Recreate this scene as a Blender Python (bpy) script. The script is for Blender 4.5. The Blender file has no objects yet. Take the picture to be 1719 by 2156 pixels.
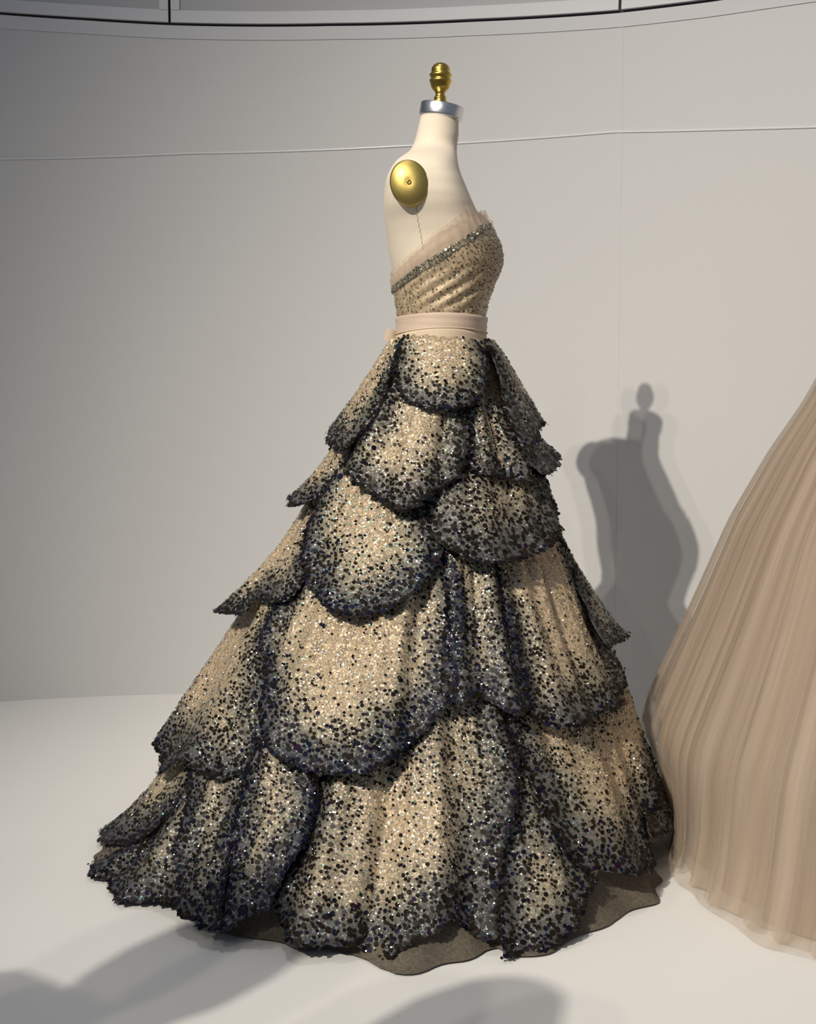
import bpy, bmesh, math, random
import numpy as np
from mathutils import Vector, Matrix, geometry
R_ = np.random.RandomState(7)
random.seed(7)
SC = bpy.context.scene
COL = SC.collection
PI = math.pi

# ------------------------------------------------------------------ camera, world, lights, exposure
F, CXP, CYP, PITCH, CAMZ = 2900.0, 859.5, 1078.0, math.atan(298 / 2900.0), 0.91
cd = bpy.data.cameras.new('camera')
cd.sensor_fit = 'VERTICAL'; cd.sensor_height = 24.0; cd.lens = 24.0 * F / 2156.0
cd.clip_start = 0.05; cd.clip_end = 60
cam = bpy.data.objects.new('camera', cd); COL.objects.link(cam)
cam.location = (0, 0, CAMZ); cam.rotation_euler = (PI / 2 - PITCH, 0, 0)
SC.camera = cam

w = bpy.data.worlds.new('world'); SC.world = w; w.use_nodes = True
bg = w.node_tree.nodes['Background']
bg.inputs['Color'].default_value = (0.68, 0.80, 1.0, 1); bg.inputs['Strength'].default_value = 0.20

def aim(o, target):
    d = Vector(target) - o.location
    o.rotation_euler = d.to_track_quat('-Z', 'Y').to_euler()

def spot(name, loc, target, power, color, angle, blend, size):
    l = bpy.data.lights.new(name, 'SPOT'); l.energy = power; l.color = color
    l.spot_size = math.radians(angle); l.spot_blend = blend; l.shadow_soft_size = size
    o = bpy.data.objects.new(name, l); COL.objects.link(o); o.location = loc; aim(o, target); return o

def area(name, loc, target, power, color, sx, sy):
    l = bpy.data.lights.new(name, 'AREA'); l.energy = power; l.color = color
    l.shape = 'RECTANGLE'; l.size = sx; l.size_y = sy
    o = bpy.data.objects.new(name, l); COL.objects.link(o); o.location = loc; aim(o, target); return o

WARM = (1.0, 0.925, 0.81)
# three front-left track spots (they throw the triple shadow on the wall)
KEY = (-4.29, -4.58, 6.3)
AIMK = (0.95, 3.2, 0.40)
spot('spot_key', KEY, AIMK, 3050, WARM, 27, 1.0, 0.05)
spot('spot_key', (KEY[0] - .27, KEY[1] + .18, KEY[2]), AIMK, 430, WARM, 27, 1.0, 0.05)
spot('spot_key', (KEY[0] + .30, KEY[1] - .17, KEY[2] + .1), AIMK, 560, WARM, 27, 1.0, 0.05)
# downlight over the platform
spot('downlight', (-0.35, 1.9, 4.7), (-0.45, 2.1, 0.0), 75, (1.0, 0.93, 0.82), 50, 0.7, 0.18)
# weaker unseen spots, added to give the sequins more light to glint with
for lx, ly, lz, e_ in ((-1.2, -2.6, 4.6, 60), (-0.3, -3.2, 4.4, 35), (-3.4, 0.2, 4.4, 60), (-2.2, -3.6, 4.8, 55)):
    spot('glint_spot', (lx, ly, lz), (0.0, 2.6, 0.5), e_, (1.0, 0.95, 0.88), 26, 0.8, 0.04)
SC.view_settings.view_transform = 'Standard'; SC.view_settings.look = 'None'
SC.view_settings.exposure = 0.0; SC.view_settings.gamma = 1.0
SC.view_settings.use_curve_mapping = False

# ------------------------------------------------------------------ projection helpers (pixel of the photo -> world ray)
cp, sp = math.cos(PITCH), math.sin(PITCH)
def ray(px, py):
    X, Y = (px - CXP) / F, -(py - CYP) / F
    d = np.array([X, cp + Y * sp, -sp + Y * cp]); return d / np.linalg.norm(d)
CAM = np.array([0, 0, CAMZ])
def on_plane_y(px, py, y):
    d = ray(px, py); return CAM + d * (y / d[1])
def on_floor(px, py, z=0.0):
    d = ray(px, py); return CAM + d * ((z - CAMZ) / d[2])

# ------------------------------------------------------------------ object helpers
def empty(name, loc=(0, 0, 0)):
    o = bpy.data.objects.new(name, None); COL.objects.link(o); o.location = loc; o.empty_display_size = 0.05; return o
def tag(o, label, cat, group=None):
    o['label'] = label; o['category'] = cat
    if group: o['group'] = group
    return o
def link_mesh(name, me, mat=None, parent=None, kind=None, label=None):
    o = bpy.data.objects.new(name, me); COL.objects.link(o)
    if mat: me.materials.append(mat)
    if parent:
        o.parent = parent
        off = parent.location if parent.parent is None else Vector((0, 0, 0))     # every part is modelled in world coordinates
        o.matrix_parent_inverse = Matrix.Translation(-off)
    if kind: o['kind'] = kind
    if label: o['label'] = label
    return o
def mesh_np(name, V, faces, smooth=True):
    me = bpy.data.meshes.new(name)
    me.from_pydata([tuple(map(float, v)) for v in V], [], [tuple(int(i) for i in f) for f in faces])
    if smooth: me.polygons.foreach_set('use_smooth', [True] * len(me.polygons))
    me.update(); return me
def grid_faces(nu, nv, closed_u):
    fs = []
    for j in range(nv - 1):
        for i in range(nu if closed_u else nu - 1):
            a = j * nu + i; b = j * nu + (i + 1) % nu
            fs.append((a, b, b + nu, a + nu))
    return fs
def lathe(profile, n=32):
    V = [];
    for r, z in profile:
        for i in range(n):
            t = 2 * PI * i / n; V.append((r * math.cos(t), r * math.sin(t), z))
    fs = grid_faces(n, len(profile), True)
    fs.append(tuple(range(n))[::-1]); fs.append(tuple((len(profile) - 1) * n + i for i in range(n)))
    return V, fs
def tube(pts, r, n=8):
    pts = [Vector(p) for p in pts]; V = []
    for k, p in enumerate(pts):
        t = (pts[min(k + 1, len(pts) - 1)] - pts[max(k - 1, 0)]).normalized()
        u = t.orthogonal().normalized() if k == 0 else (u - t * u.dot(t)).normalized()
        v = t.cross(u)
        for i in range(n):
            a = 2 * PI * i / n; V.append(p + (u * math.cos(a) + v * math.sin(a)) * r)
    fs = grid_faces(n, len(pts), True); fs.append(tuple(range(n))[::-1]); fs.append(tuple(len(V) - n + i for i in range(n)))
    return V, fs
def box(x0, x1, y0, y1, z0, z1):
    V = [(x, y, z) for z in (z0, z1) for y in (y0, y1) for x in (x0, x1)]
    return V, [(0, 2, 3, 1), (4, 5, 7, 6), (0, 1, 5, 4), (2, 6, 7, 3), (0, 4, 6, 2), (1, 3, 7, 5)]
def lerp_tab(tab, x):
    return np.interp(x, [t[0] for t in tab], [t[1] for t in tab])

# ------------------------------------------------------------------ materials
def new_mat(name):
    m = bpy.data.materials.new(name); m.use_nodes = True
    nt = m.node_tree; return m, nt, nt.nodes['Principled BSDF']
def N(nt, typ, **kw):
    n = nt.nodes.new(typ)
    for k, v in kw.items(): setattr(n, k, v)
    return n
def plain(name, col, rough=0.6, metal=0.0, bump=None, var=0.0, spec=0.5):
    m, nt, b = new_mat(name)
    b.inputs['Base Color'].default_value = (*col, 1); b.inputs['Roughness'].default_value = rough
    b.inputs['Metallic'].default_value = metal; b.inputs['Specular IOR Level'].default_value = spec
    tc = N(nt, 'ShaderNodeTexCoord')
    if var:
        no = N(nt, 'ShaderNodeTexNoise'); no.inputs['Scale'].default_value = var[0]; no.inputs['Detail'].default_value = 4
        mr = N(nt, 'ShaderNodeMapRange'); mr.inputs['To Min'].default_value = 1 - var[1]; mr.inputs['To Max'].default_value = 1 + var[1]
        mx = N(nt, 'ShaderNodeMix', data_type='RGBA', blend_type='MULTIPLY'); mx.inputs['Factor'].default_value = 1
        mx.inputs[6].default_value = (*col, 1)
        nt.links.new(tc.outputs['Object'], no.inputs['Vector']); nt.links.new(no.outputs[0], mr.inputs['Value'])
        nt.links.new(mr.outputs[0], mx.inputs[7]); nt.links.new(mx.outputs[2], b.inputs['Base Color'])
    if bump:
        no = N(nt, 'ShaderNodeTexNoise'); no.inputs['Scale'].default_value = bump[0]; no.inputs['Detail'].default_value = 3
        bp = N(nt, 'ShaderNodeBump'); bp.inputs['Strength'].default_value = bump[1]; bp.inputs['Distance'].default_value = 0.002
        nt.links.new(tc.outputs['Object'], no.inputs['Vector']); nt.links.new(no.outputs[0], bp.inputs['Height'])
        nt.links.new(bp.outputs[0], b.inputs['Normal'])
    return m
M_wall = plain('wall_scrim', (0.61, 0.605, 0.60), 0.75, var=(3.0, 0.015), bump=(300, 0.15), spec=0.25)
M_trim = plain('trim_paint', (0.64, 0.64, 0.66), 0.6, spec=0.3)
M_gap = plain('shadow_gap', (0.05, 0.05, 0.06), 0.9)
M_panel = plain('panel_paint', (0.47, 0.47, 0.48), 0.8, spec=0.3)
M_seam = plain('seam_bead', (0.72, 0.72, 0.73), 0.22, spec=0.8)
M_floor = plain('platform_paint', (0.86, 0.845, 0.81), 0.55, var=(6, 0.012), spec=0.3)
M_gfloor = plain('gallery_floor', (0.25, 0.24, 0.23), 0.5)
M_linen = plain('linen', (0.80, 0.70, 0.56), 0.85, var=(60, 0.03), bump=(700, 0.25), spec=0.2)
M_gold = plain('satin_gold', (0.50, 0.38, 0.12), 0.44, 1.0)
M_brass = plain('brass_finial', (0.62, 0.42, 0.09), 0.3, 1.0)
M_alu = plain('brushed_aluminium', (0.70, 0.70, 0.71), 0.3, 1.0)
M_iron = plain('dark_iron', (0.06, 0.06, 0.06), 0.5, 0.6)
M_band = plain('silk_band', (0.64, 0.50, 0.39), 0.6, var=(25, 0.06), spec=0.3)
M_band2 = plain('silk_band_pale', (0.72, 0.58, 0.42), 0.6, spec=0.3)
M_thread = plain('seam_thread', (0.50, 0.41, 0.30), 0.9)

def cloth_mat(name='sequined_net', rnd=0.9, rough=0.42):
    m, nt, b = new_mat(name)
    at = N(nt, 'ShaderNodeAttribute', attribute_name='cloth')
    tc = N(nt, 'ShaderNodeTexCoord')
    vo = N(nt, 'ShaderNodeTexVoronoi'); vo.inputs['Scale'].default_value = 330
    sub = N(nt, 'ShaderNodeVectorMath', operation='SUBTRACT'); sub.inputs[1].default_value = (0.5, 0.5, 0.5)
    scl = N(nt, 'ShaderNodeVectorMath', operation='SCALE'); scl.inputs['Scale'].default_value = rnd
    ge = N(nt, 'ShaderNodeNewGeometry'); add = N(nt, 'ShaderNodeVectorMath', operation='ADD'); nm = N(nt, 'ShaderNodeVectorMath', operation='NORMALIZE')
    L = nt.links.new
    L(tc.outputs['Object'], vo.inputs['Vector']); L(vo.outputs['Color'], sub.inputs[0]); L(sub.outputs[0], scl.inputs[0])
    L(ge.outputs['Normal'], add.inputs[0]); L(scl.outputs[0], add.inputs[1]); L(add.outputs[0], nm.inputs[0]); L(nm.outputs[0], b.inputs['Normal'])
    no = N(nt, 'ShaderNodeTexNoise'); no.inputs['Scale'].default_value = 160; no.inputs['Detail'].default_value = 3
    mr = N(nt, 'ShaderNodeMapRange'); mr.inputs['From Min'].default_value = 0.3; mr.inputs['From Max'].default_value = 0.7
    mr.inputs['To Min'].default_value = 0.72; mr.inputs['To Max'].default_value = 1.22
    mx = N(nt, 'ShaderNodeMix', data_type='RGBA', blend_type='MULTIPLY'); mx.inputs['Factor'].default_value = 1
    L(tc.outputs['Object'], no.inputs['Vector']); L(no.outputs[0], mr.inputs['Value'])
    L(at.outputs['Color'], mx.inputs[6]); L(mr.outputs[0], mx.inputs[7]); L(mx.outputs[2], b.inputs['Base Color'])
    b.inputs['Roughness'].default_value = rough; b.inputs['Specular IOR Level'].default_value = 0.6
    b.inputs['Metallic'].default_value = 0.15
    return m
M_cloth = cloth_mat()
M_bodice = cloth_mat('bodice_net', 0.30, 0.55)
def attr_mat(name, rough, metal, spec=0.5):
    m, nt, b = new_mat(name)
    at = N(nt, 'ShaderNodeAttribute', attribute_name='col')
    nt.links.new(at.outputs['Color'], b.inputs['Base Color'])
    b.inputs['Roughness'].default_value = rough; b.inputs['Metallic'].default_value = metal; b.inputs['Specular IOR Level'].default_value = spec
    return m
M_dark = attr_mat('dark_sequin', 0.38, 0.0, 0.10)
M_glit = attr_mat('silver_sequin', 0.34, 1.0)

def tulle_mat(name, col, alpha, scale_u, contrast, trans=0.35):
    """sheer net: a woven veil whose layered gathers are denser in long streaks (UV x runs round the skirt, y down it)"""
    m, nt, b = new_mat(name); L = nt.links.new
    b.inputs['Base Color'].default_value = (*col, 1); b.inputs['Roughness'].default_value = 0.9; b.inputs['Specular IOR Level'].default_value = 0.1
    uv = N(nt, 'ShaderNodeUVMap'); mp = N(nt, 'ShaderNodeMapping'); mp.inputs['Scale'].default_value = (scale_u, 0.9, 1)
    no = N(nt, 'ShaderNodeTexNoise'); no.inputs['Scale'].default_value = 1.0; no.inputs['Detail'].default_value = 5; no.inputs['Roughness'].default_value = 0.6
    mr = N(nt, 'ShaderNodeMapRange'); mr.inputs['From Min'].default_value = 0.3; mr.inputs['From Max'].default_value = 0.7
    mr.inputs['To Min'].default_value = max(0, alpha - contrast); mr.inputs['To Max'].default_value = min(1, alpha + contrast)
    L(uv.outputs[0], mp.inputs[0]); L(mp.outputs[0], no.inputs['Vector']); L(no.outputs[0], mr.inputs['Value'])
    tr = N(nt, 'ShaderNodeBsdfTransparent'); tl = N(nt, 'ShaderNodeBsdfTranslucent'); tl.inputs['Color'].default_value = (*col, 1)
    m1 = N(nt, 'ShaderNodeMixShader'); m1.inputs[0].default_value = trans
    m2 = N(nt, 'ShaderNodeMixShader')
    L(b.outputs[0], m1.inputs[1]); L(tl.outputs[0], m1.inputs[2])
    L(mr.outputs[0], m2.inputs[0]); L(tr.outputs[0], m2.inputs[1]); L(m1.outputs[0], m2.inputs[2])
    L(m2.outputs[0], nt.nodes['Material Output'].inputs['Surface'])
    return m
M_trim_tulle = tulle_mat('bodice_tulle', (0.74, 0.62, 0.50), 0.58, 30, 0.2)
M_lining = None

# ------------------------------------------------------------------ the setting
def wy(x):
    y = 3.761 - 0.251 * x - 0.247 * x * x
    if x > 0.72: y = (3.761 - 0.251 * .72 - 0.247 * .72 ** 2) + (x - 0.72) * -0.60
    if x < -1.5: y = (3.761 + 0.251 * 1.5 - 0.247 * 2.25) + (x + 1.5) * 0.55
    return y
def wn(x):
    d = (wy(x + .01) - wy(x - .01)) / .02
    n = np.array([d, -1.0]); return n / np.linalg.norm(n)     # towards the room
XS = np.linspace(-3.2, 2.6, 150)
def wall_hit(px, py):
    d = ray(px, py); lo, hi = 1.0, 8.0
    for _ in range(50):
        m = (lo + hi) / 2; p = CAM + d * m
        if p[1] < wy(p[0]): lo = m
        else: hi = m
    return CAM + d * lo
def line_on_wall(pts):
    t = sorted((wall_hit(*p)[[0, 2]] for p in pts), key=lambda q: q[0])
    xs = [q[0] for q in t]; zs = [q[1] for q in t]
    return lambda x: float(np.interp(x, xs, zs))
gap_z = line_on_wall([(0, 30), (180, 42), (350, 52), (700, 54), (1000, 45), (1300, 27), (1500, 3), (1719, -30)])
seam_z = line_on_wall([(0, 335), (400, 323), (840, 308), (1295, 278), (1719, 268)])
def strip(zlo, zhi, out_lo, out_hi, xs, thick=0.03):
    """a curved band that follows the wall: front face, returns and back"""
    V = []; fs = []
    for x in xs:
        n = wn(x); y = wy(x)
        for (z, o) in ((zlo(x), out_lo), (zhi(x), out_hi), (zhi(x), -thick), (zlo(x), -thick)):
            V.append((x + n[0] * o, y + n[1] * o, z))
    for i in range(len(xs) - 1):
        for k in range(4):
            a = i * 4 + k; b = i * 4 + (k + 1) % 4; fs.append((a, b, b + 4, a + 4))
    fs.append((0, 3, 2, 1)); e = (len(xs) - 1) * 4; fs.append((e, e + 1, e + 2, e + 3))
    return V, fs
def setting(name, Vf, mat, smooth=False):
    me = mesh_np(name, *Vf, smooth=smooth); o = link_mesh(name, me, mat, kind='structure'); return o

# platform (the white floor of the display) and the gallery floor below it
pv = []; n = 60
pxs = np.linspace(-3.2, 2.6, n)   # front edge of the platform lies below the frame
for z in (0.0, -0.3):
    for x in pxs: pv.append((x, wy(x) + 0.02, z))
    for x in pxs: pv.append((x, 1.30 + 0.03 * x * x, z))
pf = [(i, i + 1, n + i + 1, n + i)[::-1] for i in range(n - 1)] + [(3 * n + i, 3 * n + i + 1, n + i + 1, n + i) for i in range(n - 1)]
pf += [(0, n, 3 * n, 2 * n), (n - 1, 3 * n - 1, 4 * n - 1, 2 * n - 1)]
setting('floor', (pv, pf), M_floor)
setting('floor_gallery', box(-6, 6, -5, 6, -0.36, -0.30), M_gfloor)
zero = lambda x: 0.0
wl = setting('wall_back', strip(zero, lambda x: gap_z(x) + 0.9, 0, 0, XS, 0.05), M_wall, False)
for p in wl.data.polygons: p.use_smooth = False
# cornice lip under the panels, and the panels above it with a dark reveal between
setting('trim_1', strip(lambda x: gap_z(x) - 0.036, lambda x: gap_z(x) - 0.003, 0.0025, 0.008, XS), M_trim)
wu = setting('wall_upper', strip(lambda x: gap_z(x) - 0.004, lambda x: gap_z(x) + 0.85, 0.002, 0.002, XS), M_gap)
joints = [-3.2, wall_hit(358, 30)[0], wall_hit(1310, 12)[0], 1.75, 2.6]
for a, b in zip(joints[:-1], joints[1:]):
    xs = np.linspace(a + 0.0035, b - 0.0035, 40)
    pn = link_mesh('panel', mesh_np('panel', *strip(lambda x: gap_z(x) + 0.004, lambda x: gap_z(x) + 0.85, 0.010, 0.010, xs), smooth=False), M_panel, wu)
    rim = strip(lambda x: gap_z(x) + 0.004, lambda x: gap_z(x) + 0.036, 0.016, 0.013, xs, -0.009)
    Vr, Fr = list(rim[0]), list(rim[1])
    for (c, d) in ((a + .0035, a + .027), (b - .027, b - .0035)):
        v2, f2 = strip(lambda x: gap_z(x) + 0.036, lambda x: gap_z(x) + 0.85, 0.015, 0.015, np.linspace(c, d, 4), -0.009)
        o = len(Vr); Vr += v2; Fr += [tuple(i + o for i in f) for f in f2]
    link_mesh('panel_rim', mesh_np('panel_rim', Vr, Fr, smooth=False), M_trim, pn)
# horizontal welt of the stretched scrim, and the vertical joint on the right
pts = []
for x in np.linspace(-2.6, 2.2, 160):
    nn = wn(x); pts.append((x + nn[0] * .001, wy(x) + nn[1] * .001, seam_z(x)))
V, fs = tube(pts, 0.0026, 8)
setting('trim_2', (V, fs), M_seam, True)
xj = wall_hit(1300, 280)[0]
setting('trim_3', strip(zero, lambda x: gap_z(x) - .036, 0.0006, 0.0006, np.linspace(xj, xj + .012, 3)), M_wall)

# ------------------------------------------------------------------ mannequin (dress form)
YD = 2.62
SC_T = []   # z, x_back, x_front from the silhouette
for (py, xl, xr) in [(238, 888, 965), (262, 882, 966), (285, 877, 966), (305, 871, 963), (320, 862, 962), (332, 849, 963), (345, 834, 964), (360, 824, 966), (380, 815, 971),
                     (400, 811, 979), (425, 809, 990), (450, 809, 1002), (475, 811, 1022), (500, 815, 1040), (520, 818, 1050), (540, 821, 1054), (560, 825, 1053), (580, 829, 1045),
                     (605, 833, 1034), (640, 838, 1022), (680, 845, 1015), (715, 843, 1013), (740, 836, 1022), (790, 824, 1040), (840, 818, 1046)]:
    a = on_plane_y(xl, py, YD); b = on_plane_y(xr, py, YD); SC_T.append((a[2], a[0], b[0]))
SC_T.sort()
TZ = np.array([t[0] for t in SC_T]); TB = np.array([t[1] for t in SC_T]); TF = np.array([t[2] for t in SC_T])
zof = lambda py: on_plane_y(900, py, YD)[2]
HWT = sorted([(on_plane_y(900, p, YD - v * .95)[2], v) for p, v in [(238, .038), (270, .041), (296, .045), (306, .056), (312, .080), (318, .108), (325, .130), (335, .148), (350, .160), (368, .166), (400, .168), (425, .164), (450, .156), (490, .147), (540, .142), (600, .126), (660, .114), (715, .114), (770, .140), (840, .165)]])
SHC = sorted([(zof(p), v) for p, v in [(238, 2.0), (305, 2.0), (330, 2.2), (350, 2.6), (395, 3.2), (440, 3.0), (475, 2.4), (540, 2.2), (660, 2.1), (840, 2.0)]])
def torso(th, z, off=0.0):
    """th = 0 faces the camera, + towards the photo's right (the figure's front)"""
    xb, xf = np.interp(z, TZ, TB) - off, np.interp(z, TZ, TF) + off
    hw = lerp_tab(HWT, z) + off; n = lerp_tab(SHC, z)
    s, c = np.sin(th), np.cos(th); e = 2.0 / n
    cx, hx = (xb + xf) / 2, (xf - xb) / 2
    # the bust: two forms, so the front is fuller either side of the middle
    return np.stack([cx + hx * np.sign(s) * np.abs(s) ** e, YD - hw * np.sign(c) * np.abs(c) ** e, z * np.ones_like(th)], -1)
man = empty('mannequin', (0.05, YD, 0)); tag(man, 'headless cream linen mannequin with brass finial and gold arm cap wearing the gown', 'mannequin')
NU = 72; th = np.linspace(-PI, PI, NU, endpoint=False)
zs = np.linspace(TZ[0], TZ[-1], 90)
V = np.concatenate([torso(th, z) for z in zs]); fs = grid_faces(NU, len(zs), True); fs.append(tuple(range(NU))[::-1]); fs.append(tuple(len(V) - NU + i for i in range(NU)))
link_mesh('torso', mesh_np('torso', V, fs), M_linen, man)
# tilted metal neck cap
tl = on_plane_y(888, 240, YD); trr = on_plane_y(968, 254, YD); mid = Vector((tl + trr) / 2)
TILT = Matrix.Rotation(math.radians(9.5), 4, 'Y')
def placed(Vf, M): return [M @ Vector(v) for v in Vf[0]], Vf[1]
capM = Matrix.Translation(mid) @ TILT
link_mesh('neck_cap', mesh_np('neck_cap', *placed(lathe([(0.0, -.002), (.0385, -.002), (.0402, 0), (.0405, .002), (.0405, .0205), (.0395, .022), (.0, .0225)], 48), capM)), M_alu, man, label='brushed aluminium neck cap')
o = man.children[-1]; md = o.modifiers.new('e', 'EDGE_SPLIT'); md.split_angle = math.radians(40)
k = 1 / (4.2975 * 1090)
fin = [(60, 500), (58, 488), (50, 480), (55, 470), (55, 462), (46, 452), (42, 440), (42, 424), (52, 410), (70, 392), (82, 368), (88, 345), (94, 330), (97, 322), (95, 312), (84, 302), (83, 296), (94, 284), (97, 272), (94, 262), (82, 252), (80, 244), (82, 232), (78, 212), (66, 192), (45, 176), (20, 168), (2, 166)]
fin = [(r * k, (500 - y) * k) for r, y in fin]
finM = Matrix.Translation(Vector(on_plane_y(927, 215, YD))) @ Matrix.Rotation(math.radians(1), 4, 'Y')
link_mesh('finial', mesh_np('finial', *placed(lathe(fin, 40), finM)), M_brass, man, label='ribbed brass finial')
# gold arm cap, an egg-shaped shallow dome on the near shoulder
dc = on_plane_y(862, 384, YD - .17); zc = dc[2]
prof = [(0.0001, .0078), (.004, .0079), (.008, .0084), (.014, .0077), (.021, .0060), (.027, .0036), (.031, .0014), (.0335, 0), (.0339, -.0015), (.0339, -.016)]
Vd, Fd = lathe(prof[::-1], 48)
armM = Matrix.Translation(Vector((dc[0], YD - .1645, zc))) @ Matrix.Rotation(math.radians(-4), 4, 'Z') @ Matrix.Rotation(math.radians(-4), 4, 'X') @ Matrix.Rotation(math.radians(-14), 4, 'Y') @ Matrix.Rotation(PI / 2, 4, 'X')
Vd = [Vector((v[0] * 1.0, v[1] * 1.21, v[2])) for v in Vd]
cap = link_mesh('arm_cap', mesh_np('arm_cap', *placed((Vd, Fd), armM)), M_gold, man, label='gold oval arm cap')
link_mesh('screw', mesh_np('screw', *placed(lathe([(.0040, .006), (.0040, .0100), (.0032, .0108), (.0022, .0104), (.002, .0090), (0.0002, .0090)], 20), armM)), M_brass, cap)
# far arm cap (hidden side)
farM = Matrix.Translation(Vector((dc[0], YD + .166, zc))) @ Matrix.Rotation(PI, 4, 'Z') @ Matrix.Rotation(math.radians(-11), 4, 'X') @ Matrix.Rotation(PI / 2, 4, 'X')
link_mesh('arm_cap', mesh_np('arm_cap', *placed((Vd, Fd), farM)), M_gold, man)
# side seam, hand stitched
pts = []
for i in range(50):
    py = 432 + i * 2.2; z = zof(py); px = np.interp(py, [432, 455, 480, 510, 545], [875, 877, 880, 887, 893])
    x = on_plane_y(px, py, YD - .15)[0]
    xb, xf = np.interp(z, TZ, TB), np.interp(z, TZ, TF); s = (x - (xb + xf) / 2) / ((xf - xb) / 2); nn = lerp_tab(SHC, z)
    c = (1 - abs(s) ** nn) ** (1 / nn); y = YD - lerp_tab(HWT, z) * c
    pts.append((x + .0011 * math.sin(i * 1.3), y - .0003, z))
link_mesh('side_seam', mesh_np('side_seam', *tube(pts, .0006, 5)), M_thread, man)
# stand hidden under the skirt
sv, sf = lathe([(.20, 0.0), (.20, .008), (.05, .014), (.016, .03), (.016, TZ[0] + .02)], 32)
link_mesh('stand', mesh_np('stand', [(v[0] + .05, v[1] + YD, v[2]) for v in sv], sf), M_iron, man)

# ------------------------------------------------------------------ the gown: base surface
CYD = 2.62
BASE = []
for (py, xl, xr) in [(706, 843, 1014), (722, 832, 1020), (740, 818, 1032), (760, 806, 1046), (800, 782, 1066), (850, 754, 1090), (900, 727, 1108), (960, 695, 1126), (1050, 652, 1150), (1150, 596, 1185), (1250, 536, 1222), (1350, 482, 1258),
                     (1450, 430, 1296), (1550, 385, 1334), (1650, 338, 1366), (1720, 300, 1385), (1790, 255, 1398)]:
    a = on_plane_y(xl, py, CYD); b = on_plane_y(xr, py, CYD); BASE.append((a[2], a[0], b[0]))
BASE.sort(); BZ = np.array([t[0] for t in BASE]); BL = np.array([t[1] for t in BASE]); BR = np.array([t[2] for t in BASE])
def bparam(z):
    z = np.asarray(z, float); l, r = np.interp(z, BZ, BL), np.interp(z, BZ, BR)
    a = (r - l) / 2 * 0.99; cx = (l + r) / 2
    kb = np.interp(z, [0, .2, .5, .75, .86, .93, .975], [1.06, 1.05, 1.03, 1.02, 1.12, 1.28, 1.36])
    return cx, a, a * kb
def surf(th, z, off):
    cx, a, b = bparam(z); return np.stack([cx + (a + off) * np.sin(th), CYD - (b + off) * np.cos(th), np.asarray(z) + 0 * th], -1)
TT = np.linspace(1.4, 3.4, 1600)
def to_surf(px, py, off, extra=0.0):
    d = ray(px, py); P = CAM[None] + d[None] * TT[:, None]
    P = P[(P[:, 2] > 0.004)]
    cx, a, b = bparam(P[:, 2]); X = (P[:, 0] - cx) / (a + off); Y = (CYD - P[:, 1]) / (b + off)
    rho = np.hypot(X, Y); idx = np.where(rho <= 1)[0]
    i = idx[0] if len(idx) else int(np.argmin(rho))
    grow = 0.0 if (len(idx) or extra) else (rho[i] - 1) * (a[i] + off)
    th = math.atan2(X[i], Y[i])
    if extra: th += math.copysign(extra, th)
    return th, float(P[i, 2]), float(min(grow, .06))

def smooth_closed(P, per=9):
    P = np.array(P); n = len(P); out = []
    for i in range(n):
        p0, p1, p2, p3 = P[i - 1], P[i], P[(i + 1) % n], P[(i + 2) % n]
        for k in range(per):
            t = k / per
            out.append(0.5 * ((2 * p1) + (-p0 + p2) * t + (2 * p0 - 5 * p1 + 4 * p2 - p3) * t * t + (-p0 + 3 * p1 - 3 * p2 + p3) * t ** 3))
    return np.array(out)
def inside(poly, Q):
    x, y = Q[:, 0], Q[:, 1]; r = np.zeros(len(Q), bool); j = len(poly) - 1
    for i in range(len(poly)):
        xi, yi = poly[i]; xj, yj = poly[j]
        c = ((yi > y) != (yj > y)) & (x < (xj - xi) * (y - yi) / (yj - yi + 1e-12) + xi); r ^= c; j = i
    return r
def seg_dist(Q, A, B):
    """distance of points Q (n,3) to the nearest of the segments A->B (m,3)"""
    best = np.full(len(Q), 9.0)
    for a, b in zip(A, B):
        ab = b - a; t = np.clip(((Q - a) @ ab) / (ab @ ab + 1e-12), 0, 1)
        best = np.minimum(best, np.linalg.norm(Q - a - t[:, None] * ab, axis=1))
    return best

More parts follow.
